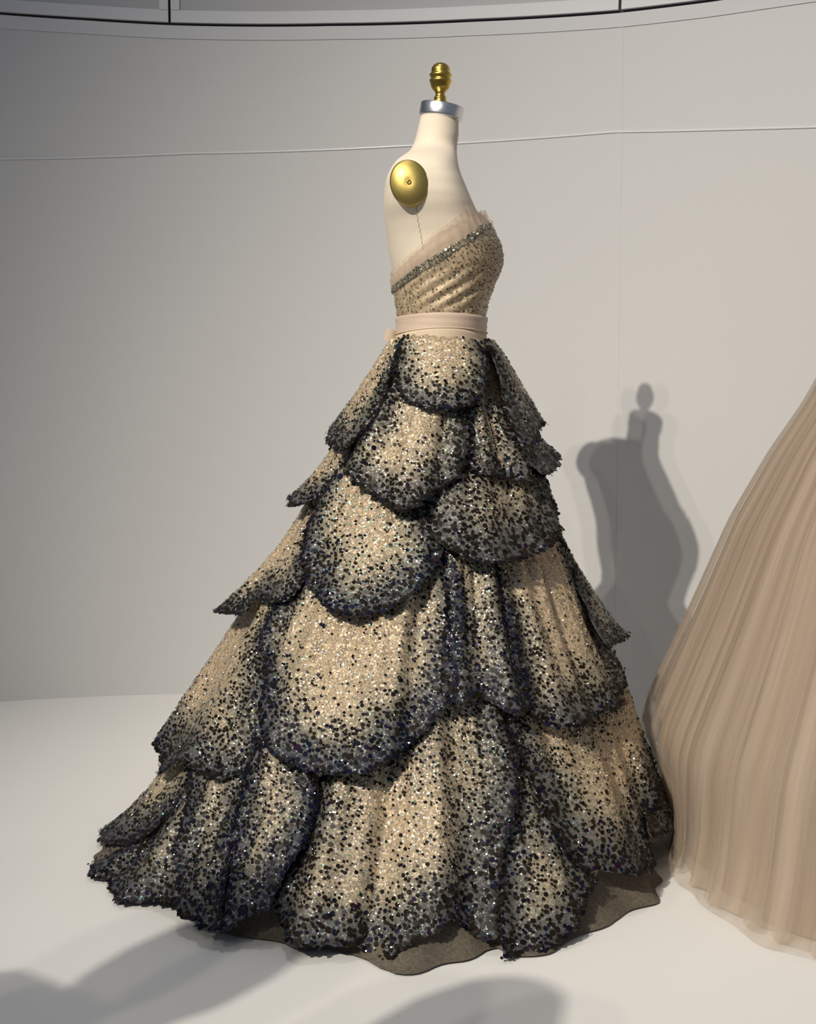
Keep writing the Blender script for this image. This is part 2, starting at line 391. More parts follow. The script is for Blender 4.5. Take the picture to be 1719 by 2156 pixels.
BEIGE = np.array([0.51, 0.39, 0.25]); OLIVE = np.array([0.25, 0.23, 0.17]); SLATE = np.array([0.075, 0.076, 0.078]); NAVY = np.array([0.026, 0.03, 0.05])
def discs(name, P, Nn, rad, colr, tilt, mat, parent, lift, sides=6):
    """many little flat sequins as one mesh; tilt = how far each leans from the cloth"""
    n = len(P)
    if n == 0: return None
    nn = Nn + R_.normal(0, 1, (n, 3)) * np.asarray(tilt).reshape(-1, 1); nn /= np.linalg.norm(nn, axis=1)[:, None]
    flip = np.sum(nn * Nn, 1) < 0; nn[flip] *= -1
    ref = np.where(np.abs(nn[:, 2:3]) < .9, np.array([[0, 0, 1.]]), np.array([[1., 0, 0]]))
    u = np.cross(ref, nn); u /= np.linalg.norm(u, axis=1)[:, None]; v = np.cross(nn, u)
    asp = R_.uniform(.78, 1.0, n); ph = R_.uniform(0, 2 * PI, n)
    V = np.zeros((n, sides, 3))
    for k in range(sides):
        a = ph + 2 * PI * k / sides
        V[:, k] = P + Nn * lift + u * (rad * np.cos(a))[:, None] + v * (rad * asp * np.sin(a))[:, None]
    me = bpy.data.meshes.new(name)
    me.vertices.add(n * sides); me.vertices.foreach_set('co', V.reshape(-1))
    me.loops.add(n * sides); me.loops.foreach_set('vertex_index', np.arange(n * sides))
    me.polygons.add(n); me.polygons.foreach_set('loop_start', np.arange(n) * sides); me.polygons.foreach_set('loop_total', np.full(n, sides))
    me.update(calc_edges=True)
    ca = me.color_attributes.new('col', 'FLOAT_COLOR', 'POINT')
    c = np.ones((n, sides, 4)); c[:, :, :3] = colr[:, None, :]; ca.data.foreach_set('color', c.reshape(-1))
    return link_mesh(name, me, mat, parent, kind='stuff')
def spaced(P, rad, k):
    """drop sequins that would lie on top of an earlier one"""
    cell = 0.009; H = {}; keep = []
    for i in range(len(P)):
        c = tuple((P[i] // cell).astype(int)); ok = True
        for dx in (-1, 0, 1):
            for dy in (-1, 0, 1):
                for dz in (-1, 0, 1):
                    for j in H.get((c[0] + dx, c[1] + dy, c[2] + dz), ()):
                        if np.abs(P[i] - P[j]).sum() < 2.5 * (rad[i] + rad[j]) and np.dot(P[i] - P[j], P[i] - P[j]) < (k * (rad[i] + rad[j])) ** 2: ok = False; break
                    if not ok: break
                if not ok: break
            if not ok: break
        if ok: H.setdefault(c, []).append(i); keep.append(i)
    return np.array(keep, int)
def sample(V, T, n):
    A, B, C = V[T[:, 0]], V[T[:, 1]], V[T[:, 2]]; cr = np.cross(B - A, C - A); ar = np.linalg.norm(cr, axis=1) / 2
    idx = R_.choice(len(T), n, p=ar / ar.sum()); r1 = np.sqrt(R_.rand(n)); r2 = R_.rand(n)
    W = np.stack([1 - r1, r1 * (1 - r2), r1 * r2], 1)
    return idx, W, ar.sum()
def tri_area(V, T): return np.linalg.norm(np.cross(V[T[:, 1]] - V[T[:, 0]], V[T[:, 2]] - V[T[:, 0]]), axis=1).sum() / 2
def vnormals(V, T):
    n = np.cross(V[T[:, 1]] - V[T[:, 0]], V[T[:, 2]] - V[T[:, 0]]); vn = np.zeros_like(V)
    for k in range(3): np.add.at(vn, T[:, k], n)
    return vn / (np.linalg.norm(vn, axis=1)[:, None] + 1e-12)
GLC = np.array([[1, 1, 1], [1, .97, .88], [1, .92, .75], [.85, .95, 1], [.30, .95, .75], [.35, .72, 1], [.98, .9, .3], [.4, 1, .35], [.7, .45, 1]])
GLP = np.array([.33, .22, .13, .1, .07, .05, .045, .025, .03])
def glitter_cols(n, teal=0.0):
    p = GLP.copy(); p[4:6] += teal * .25; p /= p.sum(); return GLC[R_.choice(9, n, p=p)] * 0.9

gown = empty('sequined_ball_gown', (0.05, CYD, 0))
tag(gown, 'strapless ball gown with overlapping petals of beige net edged in black and navy sequins', 'gown')

PETAL_N = [0]; DIAG = False
def petal(outline, lay, flare, blue=0.3, border=0.085, amp=0.006, nfl=3.0, gather=0.009, top=.10, dark=1.0, dots=1.0, shade_top=0.0, thetas=False, label=None, teal=0.0, glit=1.0, folds=(), bias=0.0):
    seed = PETAL_N[0]; PETAL_N[0] += 1; rs = np.random.RandomState(100 + seed)
    if thetas: pts = list(outline)
    else:
        ys = [p[1] for p in outline]; y0, y1 = min(ys), max(ys); pts = []
        for p in outline:
            s = (p[1] - y0) / (y1 - y0); pts.append(to_surf(p[0], p[1], lay + flare * s ** 2.2, p[2] if len(p) > 2 else 0))
    ext = [p[2] if len(p) > 2 else 0.0 for p in pts]; pts = np.array([p[:2] for p in pts])
    zt, zb = pts[:, 1].max(), pts[:, 1].min()
    _, am, bm_ = bparam((zt + zb) / 2); Rm = float(am + bm_) / 2; SV = 1.12
    ctrl = np.stack([pts[:, 0] * Rm, pts[:, 1] * SV], 1); ext = np.array(ext)
    P2 = smooth_closed(np.stack([pts[:, 0] * Rm, pts[:, 1] * SV], 1))
    # resample evenly and give the cut edge its small sequin scallops
    seg = np.linalg.norm(np.roll(P2, -1, 0) - P2, axis=1); L = np.concatenate([[0], np.cumsum(seg)]); m = max(60, int(L[-1] / 0.006))
    t = np.linspace(0, L[-1], m, endpoint=False); Pc = np.vstack([P2, P2[:1]])
    P2 = np.stack([np.interp(t, L, Pc[:, 0]), np.interp(t, L, Pc[:, 1])], 1)
    tn = np.roll(P2, -1, 0) - np.roll(P2, 1, 0); tn /= np.linalg.norm(tn, axis=1)[:, None] + 1e-9
    nz = rs.normal(0, .0016, m); P2 = P2 + np.stack([tn[:, 1], -tn[:, 0]], 1) * nz[:, None]
    h = 0.0095; mn, mxx = P2.min(0), P2.max(0); G = []
    for j, y in enumerate(np.arange(mn[1], mxx[1], h * .87)):
        xsr = np.arange(mn[0], mxx[0], h) + (h / 2 if j % 2 else 0); G.append(np.stack([xsr, np.full(len(xsr), y)], 1))
    G = np.concatenate(G); G = G[inside(P2, G)]
    d2 = np.full(len(G), 9.0)
    for i in range(0, m): d2 = np.minimum(d2, np.hypot(G[:, 0] - P2[i, 0], G[:, 1] - P2[i, 1]))
    G = G[d2 > h * .55]
    Q = np.vstack([P2, G])
    res = geometry.delaunay_2d_cdt([Vector(q) for q in Q], [], [list(range(m))], 1, 1e-6)
    Q = np.array([tuple(v) for v in res[0]]); T = np.array([f for f in res[2] if len(f) == 3])
    th, z = Q[:, 0] / Rm, Q[:, 1] / SV
    s = np.clip((zt - z) / (zt - zb), 0, 1)
    tc = (th.min() + th.max()) / 2; tw = th.max() - th.min(); uu = (th - tc) / tw
    ph = rs.uniform(0, 6.28, 3)
    off = lay + flare * s ** 2.2
    if ext.max() > .001:
        dd = np.hypot(Q[:, 0:1] - ctrl[None, :, 0], Q[:, 1:2] - ctrl[None, :, 1]); wgt = 1 / (dd + .012) ** 2.5; off = off + (wgt * ext).sum(1) / wgt.sum(1)
    off = off + 1.35 * amp * s ** .7 * np.sin(2 * PI * nfl * uu + ph[0]) + amp * .5 * s * np.sin(2 * PI * nfl * 2.3 * uu + ph[1])
    off = off + gather * np.clip(1 - s, 0, 1) ** .4 * (.5 * np.sin(PI * (5 + 2 * nfl) * uu + ph[2]) * np.sin(PI * 3.3 * uu + ph[0]) - .9 * np.abs(np.sin(PI * (2.2 + nfl) * (uu + .05 * np.sin(uu * 13 + ph[1])) + ph[2])) ** .6 + .4 * np.sin(PI * 17 * uu + 2 * np.sin(9 * uu + ph[0])))
    for (fu, fw, fa) in folds: off = off + fa * np.tanh((uu - fu) / fw) * np.exp(-((uu - fu) / .22) ** 2)
    z = np.maximum(z, 0.008)
    V = surf(th, z, off)
    # orientation outward
    fn = np.cross(V[T[:, 1]] - V[T[:, 0]], V[T[:, 2]] - V[T[:, 0]]); cen = V[T].mean(1)
    cxx = bparam(cen[:, 2])[0]; out = np.stack([cen[:, 0] - cxx, cen[:, 1] - CYD, 0 * cxx], 1)
    if np.sum(np.sum(fn * out, 1)) < 0: T = T[:, ::-1]
    VN = vnormals(V, T)
    if DIAG and not thetas:
        dx = V - CAM; dep = dx[:, 1] * cp - dx[:, 2] * sp; X = CXP + F * dx[:, 0] / dep; Y = CYP - F * (dx[:, 1] * sp + dx[:, 2] * cp) / dep
        print('petal', seed, 'x %d..%d y %d..%d' % (X.min(), X.max(), Y.min(), Y.max()), 'target x %d..%d y %d..%d' % (min(p[0] for p in outline), max(p[0] for p in outline), min(p[1] for p in outline), max(p[1] for p in outline)), 'left at y %d right at y %d' % (Y[X.argmin()], Y[X.argmax()]))
    # distance to the sequined border (every edge of the petal but its gathered top)
    b3 = V[:m]; bs = s[:m]; A = b3; B = np.roll(b3, -1, 0); use = np.minimum(bs, np.roll(bs, -1)) > top
    de = seg_dist(V, A[use], B[use])
    nz3 = np.sin(V[:, 0] * 31 + ph[0]) * np.sin(V[:, 2] * 37 + ph[1]) * .5 + np.sin(V[:, 0] * 77 + ph[2]) * np.sin(V[:, 2] * 63) * .25
    e = de / (border * (0.26 + .74 * s ** 1.2)) * (1 + .35 * nz3)
    e = e * (1 - bias * np.tanh(3 * uu))
    # woven ombre of the net: beige body, olive then slate towards the sequined border
    f1 = np.clip(1.25 - e * .62, 0, 1)[:, None] * dark; f2 = np.clip(1.0 - e * .85, 0, 1)[:, None] * dark
    f3 = (np.clip(.95 - e * 1.0, 0, 1) * np.clip(blue + .5 * nz3, 0, 1))[:, None]
    c = BEIGE * (1 - f1) + OLIVE * f1; c = c * (1 - f2) + SLATE * f2; c = c * (1 - f3) + NAVY * f3
    me = bpy.data.meshes.new('petal'); me.from_pydata([tuple(v) for v in V.tolist()], [], T.tolist()); me.polygons.foreach_set('use_smooth', [True] * len(T))
    ca = me.color_attributes.new('cloth', 'FLOAT_COLOR', 'POINT'); ca.data.foreach_set('color', np.concatenate([c, np.ones((len(c), 1))], 1).reshape(-1))
    po = link_mesh('petal', me, M_cloth, gown, label=label)
    so = po.modifiers.new('thick', 'SOLIDIFY'); so.thickness = .0014; so.offset = -1
    # dark sequins: packed at the border, thinning to small dots up the petal
    Ar = tri_area(V, T); n = int(Ar * 60000); idx, W, _ = sample(V, T, n); tri = T[idx]
    Pp = (V[tri] * W[:, :, None]).sum(1); Nn = (VN[tri] * W[:, :, None]).sum(1); Nn /= np.linalg.norm(Nn, axis=1)[:, None]
    ee = (e[tri] * W).sum(1); ss = (s[tri] * W).sum(1)
    rad = ((.0017 + .0008 * ss * min(dots, 1.3)) + .0022 * np.exp(-ee * 0.95)) * rs.uniform(.65, 1.45, n)
    big = (rs.rand(n) < .015) & (ee < 2.2); rad[big] *= rs.uniform(1.6, 2.6, big.sum())
    cov = (1.5 * np.exp(-(ee * 1.15) ** 1.45) * dark + .010 * dots * np.clip((ss - .30 / max(dots, 1)) / .35, 0, 1) * np.clip(1.6 - ee * .16, .25, 1.4))
    acc = rs.rand(n) < cov / (PI * rad ** 2) / 60000
    Pp, Nn, ee, rad = Pp[acc], Nn[acc], ee[acc], rad[acc]
    kp = spaced(Pp, rad, .70); Pp, Nn, ee, rad = Pp[kp], Nn[kp], ee[kp], rad[kp]
    # one packed row right on the cut edge
    ub = np.where(use)[0]; bp = np.repeat(b3[ub] * .985 + V[m:].mean(0) * .015, 3, 0) + rs.normal(0, .0018, (len(ub) * 3, 3)); bn = np.repeat(VN[:m][ub], 3, 0)
    keepb = rs.rand(len(bp)) < .72 * min(1, dark + .2)
    Pp = np.vstack([Pp, bp[keepb]]); Nn = np.vstack([Nn, bn[keepb]]); ee = np.concatenate([ee, np.zeros(keepb.sum())]); rad = np.concatenate([rad, rs.uniform(.0024, .0044, keepb.sum())])
    n = len(Pp); col = np.array([.012, .009, .006]) * rs.uniform(.4, 1.8, (n, 1))
    nb = rs.rand(n) < blue * np.exp(-ee * .7) * .9; col[nb] = np.array([.005, .006, .016]) * rs.uniform(.5, 1.8, (nb.sum(), 1))
    pur = rs.rand(n) < .03; col[pur] = np.array([.016, .004, .02])
    discs('sequins', Pp, Nn, rad, col, np.full(n, .12), M_dark, po, .0016, 7)
    # silver paillettes between them
    n = int(Ar * 34000 * glit); idx, W, _ = sample(V, T, n); tri = T[idx]
    Pp = (V[tri] * W[:, :, None]).sum(1); Nn = (VN[tri] * W[:, :, None]).sum(1); Nn /= np.linalg.norm(Nn, axis=1)[:, None]
    ee = (e[tri] * W).sum(1); a = rs.rand(n) < np.clip(.40 + .4 * ee, .4, .75); Pp, Nn = Pp[a], Nn[a]; n = len(Pp)
    gc = glitter_cols(n, teal) * np.clip(.45 + .4 * ee[a], .45, 1)[:, None]
    discs('paillettes', Pp, Nn, rs.uniform(.0008, .0017, n), gc, rs.uniform(.15, .62, n), M_glit, po, .0012, 5)
    return po

# ------------------------------------------------------------------ underskirt (the net the petals are sewn to) and lining hem
th = np.linspace(-PI, PI, 220, endpoint=False); zs = np.linspace(.975, .045, 70)
V = np.concatenate([surf(th, np.full(len(th), z), -.010 + (.006 * min(1, (.98 - z) * 2.5)) * np.sin(th * 26 + 2 * np.sin(th * 3))) for z in zs])
me = mesh_np('underskirt', V, grid_faces(220, 70, True)[::1])
ca = me.color_attributes.new('cloth', 'FLOAT_COLOR', 'POINT'); ca.data.foreach_set('color', np.tile(np.array([.40, .30, .20, 1]), len(V)))
us = link_mesh('underskirt', me, M_cloth, gown)
fl = [(198, 1800), (330, 1880), (430, 1938), (480, 1962), (545, 1982), (600, 1986), (640, 2000), (740, 2006), (765, 2016), (795, 2042), (832, 2051), (895, 2046), (960, 2026), (1025, 2004), (1052, 2000), (1064, 2012), (1095, 2016), (1160, 2004), (1240, 1964), (1290, 1938), (1335, 1920), (1380, 1900)]
HT, HR = [], []
for p in fl:
    q = on_floor(*p, 0.003); HT.append(math.atan2(q[0] + .02, CYD - q[1])); HR.append(math.hypot(q[0] + .02, CYD - q[1]))
HT = np.array(HT); HR = np.array(HR); print('lining', np.round(HT, 2), np.round(HR, 3))
th = np.linspace(-PI, PI, 320, endpoint=False)
R0 = np.interp(th, np.concatenate([[-PI, HT[0] - .4], HT, [HT[-1] + .5, PI]]), np.concatenate([[.54, .52], HR, [.47, .54]]))
rows = []
for t in np.linspace(0, 1, 24):
    z = .26 * (1 - t) ** 1.4 + .004
    top = surf(th, np.full(320, .264), -.02); bot = np.stack([-.02 + R0 * np.sin(th), CYD - R0 * np.cos(th), np.full(320, .004)], -1)
    p = top * (1 - t) + bot * t; p[:, 2] = z
    wv = .007 * t * np.sin(th * 31 + 2 * np.sin(th * 5)); p[:, 0] += wv * np.sin(th); p[:, 1] -= wv * np.cos(th); rows.append(p)
V = np.concatenate(rows)
M_lining = plain('lining_net', (0.125, 0.105, 0.08), 0.9, var=(220, 0.7), bump=(300, .5), spec=.15)
lo = link_mesh('lining', mesh_np('lining', V, grid_faces(320, 24, True)), M_lining, gown, label='brown-grey net lining resting on the floor')

# ------------------------------------------------------------------ the petals, tier by tier (outlines taken from the photo onto the skirt)
# bottom tier
petal([(400, 1560), (400, 1620), (360, 1690), (300, 1740), (250, 1775), (216, 1766), (211, 1745), (262, 1715, .12), (310, 1670, .5), (340, 1600, .6), (360, 1560, .5)], .004, .050, .45, .12, .007, 2)
petal([(400, 1590), (450, 1600), (440, 1700), (400, 1790), (385, 1880), (370, 1906), (320, 1903), (250, 1889), (214, 1862), (206, 1846), (222, 1822), (262, 1796), (320, 1760), (365, 1690)], .008, .040, .35, .12, .010, 2)
petal([(1330, 1460), (1355, 1570), (1375, 1670), (1385, 1762), (1425, 1756), (1437, 1733), (1425, 1700, .2), (1390, 1620, .6), (1340, 1500, .8), (1320, 1440, .6)], .004, .045, .1, .11, .005, 2)
petal([(1080, 1560), (1115, 1570), (1150, 1680), (1190, 1770), (1240, 1835), (1243, 1870), (1220, 1925), (1180, 1972), (1120, 2010), (1075, 2022), (1060, 2005), (1055, 1900), (1062, 1790), (1085, 1680)], .002, .060, .3, .08, .006, 1.5, dots=2.2)
petal([(1050, 1470), (1130, 1480), (1230, 1480), (1310, 1420), (1330, 1480), (1350, 1560), (1372, 1660), (1382, 1760), (1387, 1832), (1350, 1838), (1260, 1838), (1235, 1830), (1195, 1790), (1155, 1705), (1112, 1620), (1080, 1550)], .012, .030, .25, .10, .010, 2.5, folds=((.12, .05, .008),), bias=-.35, dots=2.0)
petal([(660, 1560), (760, 1570), (860, 1530), (930, 1430), (1010, 1420), (1050, 1470), (1070, 1530), (1090, 1610), (1075, 1720), (1062, 1800), (1055, 1880), (1050, 1978), (1010, 1980), (990, 1968), (965, 1940), (935, 1935), (900, 1965), (850, 1992), (805, 2030), (765, 2020), (740, 1996), (660, 1985), (605, 1970), (575, 1940), (565, 1900), (590, 1850), (635, 1780), (660, 1710), (668, 1640)], .008, .045, .3, .105, .016, 2.6, dots=2.4, bias=.4)
petal([(420, 1560), (520, 1570), (505, 1680), (490, 1780), (480, 1880), (470, 1950), (430, 1940), (375, 1908), (370, 1850), (385, 1750), (405, 1650)], .014, .05, .5, .11, .010, 1.5)
petal([(545, 1500), (570, 1500), (610, 1560), (655, 1620), (662, 1680), (655, 1730), (638, 1775), (605, 1830), (580, 1880), (565, 1912), (530, 1925), (475, 1958), (455, 1935), (465, 1850), (485, 1750), (505, 1650), (525, 1580)], .020, .045, .8, .10, .007, 1.2, dots=2.0)
# fourth tier
petal([(600, 1215), (600, 1260), (575, 1300), (558, 1350), (550, 1420), (546, 1500), (538, 1560), (518, 1622), (470, 1640), (420, 1640), (395, 1605), (350, 1612), (320, 1632), (345, 1580, .15), (390, 1480, .4), (440, 1380, .7), (500, 1290, .7), (560, 1220, .6)], .006, .040, .3, .10, .012, 3)
petal([(1160, 1070), (1190, 1150), (1220, 1220), (1250, 1300), (1275, 1350), (1296, 1362), (1312, 1335), (1317, 1308, .1), (1290, 1260, .5), (1230, 1180, .8), (1185, 1080, .8)], .006, .045, .1, .10, .005, 2)
petal([(1010, 1140), (1080, 1130), (1150, 1120), (1190, 1150), (1220, 1230), (1255, 1320), (1290, 1390), (1311, 1440), (1300, 1480), (1262, 1511), (1220, 1530), (1170, 1531), (1130, 1516), (1095, 1490), (1085, 1420), (1060, 1300), (1030, 1200)], .010, .032, .15, .085, .006, 3, glit=.7, dots=.8)
petal([(930, 1120), (990, 1130), (1040, 1150), (1060, 1230), (1090, 1340), (1110, 1440), (1115, 1495), (1080, 1503), (1045, 1485), (1015, 1467), (985, 1476), (940, 1479), (935, 1400), (940, 1250)], .016, .030, .6, .085, .006, 2, folds=((.1, .04, .006),))
petal([(650, 1210), (720, 1210), (800, 1210), (880, 1170), (918, 1140), (945, 1165), (964, 1210), (973, 1280), (971, 1350), (965, 1420), (945, 1475), (920, 1505), (890, 1552), (850, 1582), (800, 1610), (740, 1628), (690, 1631), (640, 1624), (600, 1605), (570, 1570), (550, 1530), (545, 1490), (553, 1440), (550, 1380), (560, 1320), (595, 1262)], .022, .034, .75, .085, .008, 3, folds=((.25, .03, -.006),), dots=1.2, bias=.2)
# third tier
petal([(655, 1070), (650, 1120), (641, 1170), (638, 1215), (618, 1247), (590, 1267), (550, 1267), (528, 1262), (505, 1285), (490, 1297), (480, 1275), (512, 1230, .3), (560, 1140, .8), (630, 1060, .8)], .008, .042, .3, .07, .009, 3)
petal([(720, 985), (770, 980), (830, 1000), (880, 1030), (905, 1080), (925, 1130), (928, 1165), (915, 1205), (880, 1237), (850, 1265), (800, 1285), (750, 1300), (715, 1294), (680, 1270), (652, 1243), (641, 1210), (639, 1160), (646, 1105), (668, 1050), (695, 1010)], .024, .036, .5, .085, .006, 3, teal=1.6)
petal([(880, 1040), (930, 1000), (1000, 965), (1080, 965), (1140, 985), (1158, 1030), (1170, 1080), (1170, 1125), (1145, 1160), (1100, 1179), (1050, 1185), (1000, 1178), (960, 1163), (920, 1138), (890, 1108), (872, 1075)], .029, .030, .08, .16, .005, 2, dots=2.0, glit=.45)
# second tier
petal([(722, 930), (735, 950), (722, 975), (700, 1005), (668, 1038), (640, 1054), (612, 1064), (625, 1020, .4), (660, 975, .8), (700, 920, .8)], .010, .034, .2, .06, .005, 2)
petal([(1090, 870), (1100, 960), (1125, 985), (1152, 998), (1183, 962), (1160, 930, .4), (1130, 890, .7), (1110, 860, .5)], .008, .048, .05, .10, .004, 1.5, glit=.5)
petal([(985, 850), (1020, 830), (1055, 850), (1085, 900), (1115, 960), (1145, 1000), (1120, 1016), (1085, 1013), (1045, 1003), (1010, 996), (990, 985), (978, 940)], .018, .030, .2, .07, .006, 2.5, folds=((.15, .05, .006),))
petal([(845, 790), (900, 780), (960, 790), (975, 850), (984, 900), (984, 945), (970, 990), (940, 1025), (900, 1050), (865, 1068), (830, 1066), (790, 1055), (765, 1030), (742, 1005), (722, 985), (735, 955), (760, 915), (790, 878), (812, 840)], .028, .030, .15, .065, .009, 2.3)
# first tier, hung from the waist
petal([(840, 713), (833, 740), (828, 765), (820, 800), (808, 840), (790, 878), (765, 912), (740, 938), (715, 950), (699, 940), (705, 915, .4), (745, 840, .8), (790, 765, .9), (832, 712, .9)], .016, .024, .2, .06, .004, 1.5, top=.03)
petal([(1018, 718), (1038, 735), (1050, 770), (1060, 820), (1070, 870), (1088, 920), (1112, 958), (1132, 945), (1140, 905), (1140, 880, .5), (1100, 800, .8), (1050, 735, .8), (1022, 715, .6)], .026, .028, .1, .12, .003, 1.5, dots=2.0, glit=.4, top=.03)
petal([(846, 709), (900, 708), (960, 709), (1006, 717), (1024, 750), (1030, 785), (1026, 815), (1010, 838), (985, 853), (940, 862), (890, 858), (855, 842), (836, 812), (830, 780), (834, 745)], .026, .018, .2, .06, .003, 1.5, gather=.002, top=.065)
# the back of the skirt, which the photograph only hints at
for (z0, z1, tcs, hw, lay) in ((.36, .02, (2.25, 2.9, -2.7, -2.15), .42, .006), (.62, .20, (2.45, 3.14, -2.45), .46, .010), (.80, .44, (2.42, 3.14, -2.42), .44, .014), (.95, .64, (2.5, -2.5, 3.14), .62, .022)):
    for tcn in tcs:
        pts = []
        for a in np.linspace(0, PI, 11): pts.append((tcn + hw * math.cos(a), z0 - (z0 - z1) * (.35 + .65 * math.sin(a))))
        pts += [(tcn - hw * .75, z0), (tcn, z0 + .005), (tcn + hw * .75, z0)]
        petal(pts, lay, .03, .3, .08, .007, 3, thetas=True, glit=.5)

# ------------------------------------------------------------------ bodice, tulle trim, crystal band, waistband, bow
def bx(x): return x
def line_z(tab):
    P = [on_plane_y(px, py, YD) for px, py in tab]; return lambda x: np.interp(x, [p[0] for p in P], [p[2] for p in P])
ztop_trim = line_z([(826, 574), (850, 560), (880, 538), (920, 508), (960, 484), (990, 466), (1006, 452), (1022, 450), (1042, 468), (1060, 490)])
ztop_band = line_z([(826, 606), (850, 592), (880, 572), (920, 548), (950, 530), (975, 515), (1000, 500), (1020, 488), (1045, 476), (1060, 494)])
zlow_band = line_z([(826, 618), (850, 606), (880, 590), (920, 566), (950, 545), (975, 528), (1000, 512), (1020, 498), (1045, 486), (1060, 504)])
zw1 = zof(668); zw2 = zof(702); zw3 = zof(716)
def wrap_patch(name, zlo, zhi, off, nv, mat, fold=0.0, parent=gown, closed=True, thick=.0012, zfun=None):
    NUU = 160; th = np.linspace(-PI, PI, NUU, endpoint=False); rows = []
    X0 = torso(th, np.full(NUU, zof(560)))[:, 0]
    lo = np.array([zlo(x) if callable(zlo) else zlo for x in X0]); hi = np.array([zhi(x) if callable(zhi) else zhi for x in X0])
    for t in np.linspace(0, 1, nv):
        z = lo * (1 - t) + hi * t
        o = off + (fold(th, z) if fold else 0)
        rows.append(np.stack([torso(np.array([a]), np.array([zz]), oo)[0] for a, zz, oo in zip(th, z, np.broadcast_to(o, z.shape))]))
    V = np.concatenate(rows); me = mesh_np(name, V, grid_faces(NUU, nv, True))
    uvl = me.uv_layers.new(name='UVMap'); vi = np.zeros(len(me.loops), int); me.loops.foreach_get('vertex_index', vi)
    uvl.data.foreach_set('uv', np.stack([(vi % NUU) / NUU, (vi // NUU) / nv], 1).reshape(-1))
    o = link_mesh(name, me, mat, parent)
    if thick: s = o.modifiers.new('thick', 'SOLIDIFY'); s.thickness = thick; s.offset = 1
    F = np.array(grid_faces(NUU, nv, True)); T = np.concatenate([F[:, :3], F[:, [0, 2, 3]]])
    return o, V, T
def bod_fold(th, z):
    p = torso(th, z); q = p[:, 2] * .8 - p[:, 0] * .62
    low = np.clip((zof(560) - p[:, 2]) / .06, 0, 1)
    return low * .0034 * np.clip((p[:, 2] - zw1) / .03, .15, 1) * np.sin(q * 330 + 1.2 * np.sin(th * 3)) * (.55 + .45 * np.sin(th * 2 + 1)) + .0004 * np.sin(th * 17 + z * 60)
bo, BV, BT = wrap_patch('bodice', zw1 - .004, ztop_band, .004, 60, M_bodice, bod_fold)
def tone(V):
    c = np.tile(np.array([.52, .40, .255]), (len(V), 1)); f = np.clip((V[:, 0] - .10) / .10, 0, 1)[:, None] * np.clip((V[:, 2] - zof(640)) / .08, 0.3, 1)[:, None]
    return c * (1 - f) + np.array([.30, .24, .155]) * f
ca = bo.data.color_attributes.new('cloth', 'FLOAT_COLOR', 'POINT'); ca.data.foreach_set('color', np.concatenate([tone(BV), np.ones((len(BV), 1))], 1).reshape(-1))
BN = vnormals(BV, BT)
cen = BV.mean(0)
if np.sum(BN * (BV - cen)) < 0: BN = -BN
n = 9000; idx, W, _ = sample(BV, BT, n); tri = BT[idx]; P = (BV[tri] * W[:, :, None]).sum(1); Nn = (BN[tri] * W[:, :, None]).sum(1)
pr = np.clip(.16 + .75 * np.clip((P[:, 0] - .06) / .14, 0, 1) * np.clip((P[:, 2] - zof(650)) / .07, .2, 1), 0, 1); a = R_.rand(n) < pr * .55
P, Nn = P[a], Nn[a]; rad = R_.uniform(.0013, .0026, len(P)); kp = spaced(P, rad, 1.1); P, Nn, rad = P[kp], Nn[kp], rad[kp]
discs('sequins', P, Nn, rad, np.array([.17, .115, .055]) * R_.uniform(.5, 1.3, (len(P), 1)), np.full(len(P), .15), M_dark, bo, .002, 6)
n = 700; idx, W, _ = sample(BV, BT, n); tri = BT[idx]; P = (BV[tri] * W[:, :, None]).sum(1); Nn = (BN[tri] * W[:, :, None]).sum(1)
discs('paillettes', P, Nn, R_.uniform(.0009, .0016, n), glitter_cols(n) * .9, R_.uniform(.1, .6, n), M_glit, bo, .0026, 5)
# crystal band along the neckline
cb, CV, CT = wrap_patch('crystal_band', zlow_band, ztop_band, .0050, 5, plain('band_silver', (.34, .29, .20), .5), None)
CN = vnormals(CV, CT)
if np.sum(CN * (CV - CV.mean(0))) < 0: CN = -CN
n = 2600; idx, W, _ = sample(CV, CT, n); tri = CT[idx]; P = (CV[tri] * W[:, :, None]).sum(1); Nn = (CN[tri] * W[:, :, None]).sum(1); rad = R_.uniform(.0013, .0026, n); kp = spaced(P, rad, .8)
discs('crystals', P[kp], Nn[kp], rad[kp], np.array([.72, .66, .54]) * R_.uniform(.3, 1.3, (len(kp), 1)), R_.uniform(.1, .6, len(kp)), M_glit, cb, .003, 6)
# gathered sheer tulle above the band, two layers
def tul_fold(th, z): return .0012 * np.sin(th * 40) + .004 * np.clip((z - zof(500)) / .04, 0, 1) * np.abs(np.sin(th * 23))
wrap_patch('tulle_trim', ztop_band, ztop_trim, .0045, 8, M_trim_tulle, tul_fold, thick=0)
wrap_patch('tulle_trim', ztop_band, lambda x: ztop_band(x) * .45 + ztop_trim(x) * .55, .007, 6, M_trim_tulle, lambda th, z: .0016 * np.sin(th * 33 + 1), thick=0)
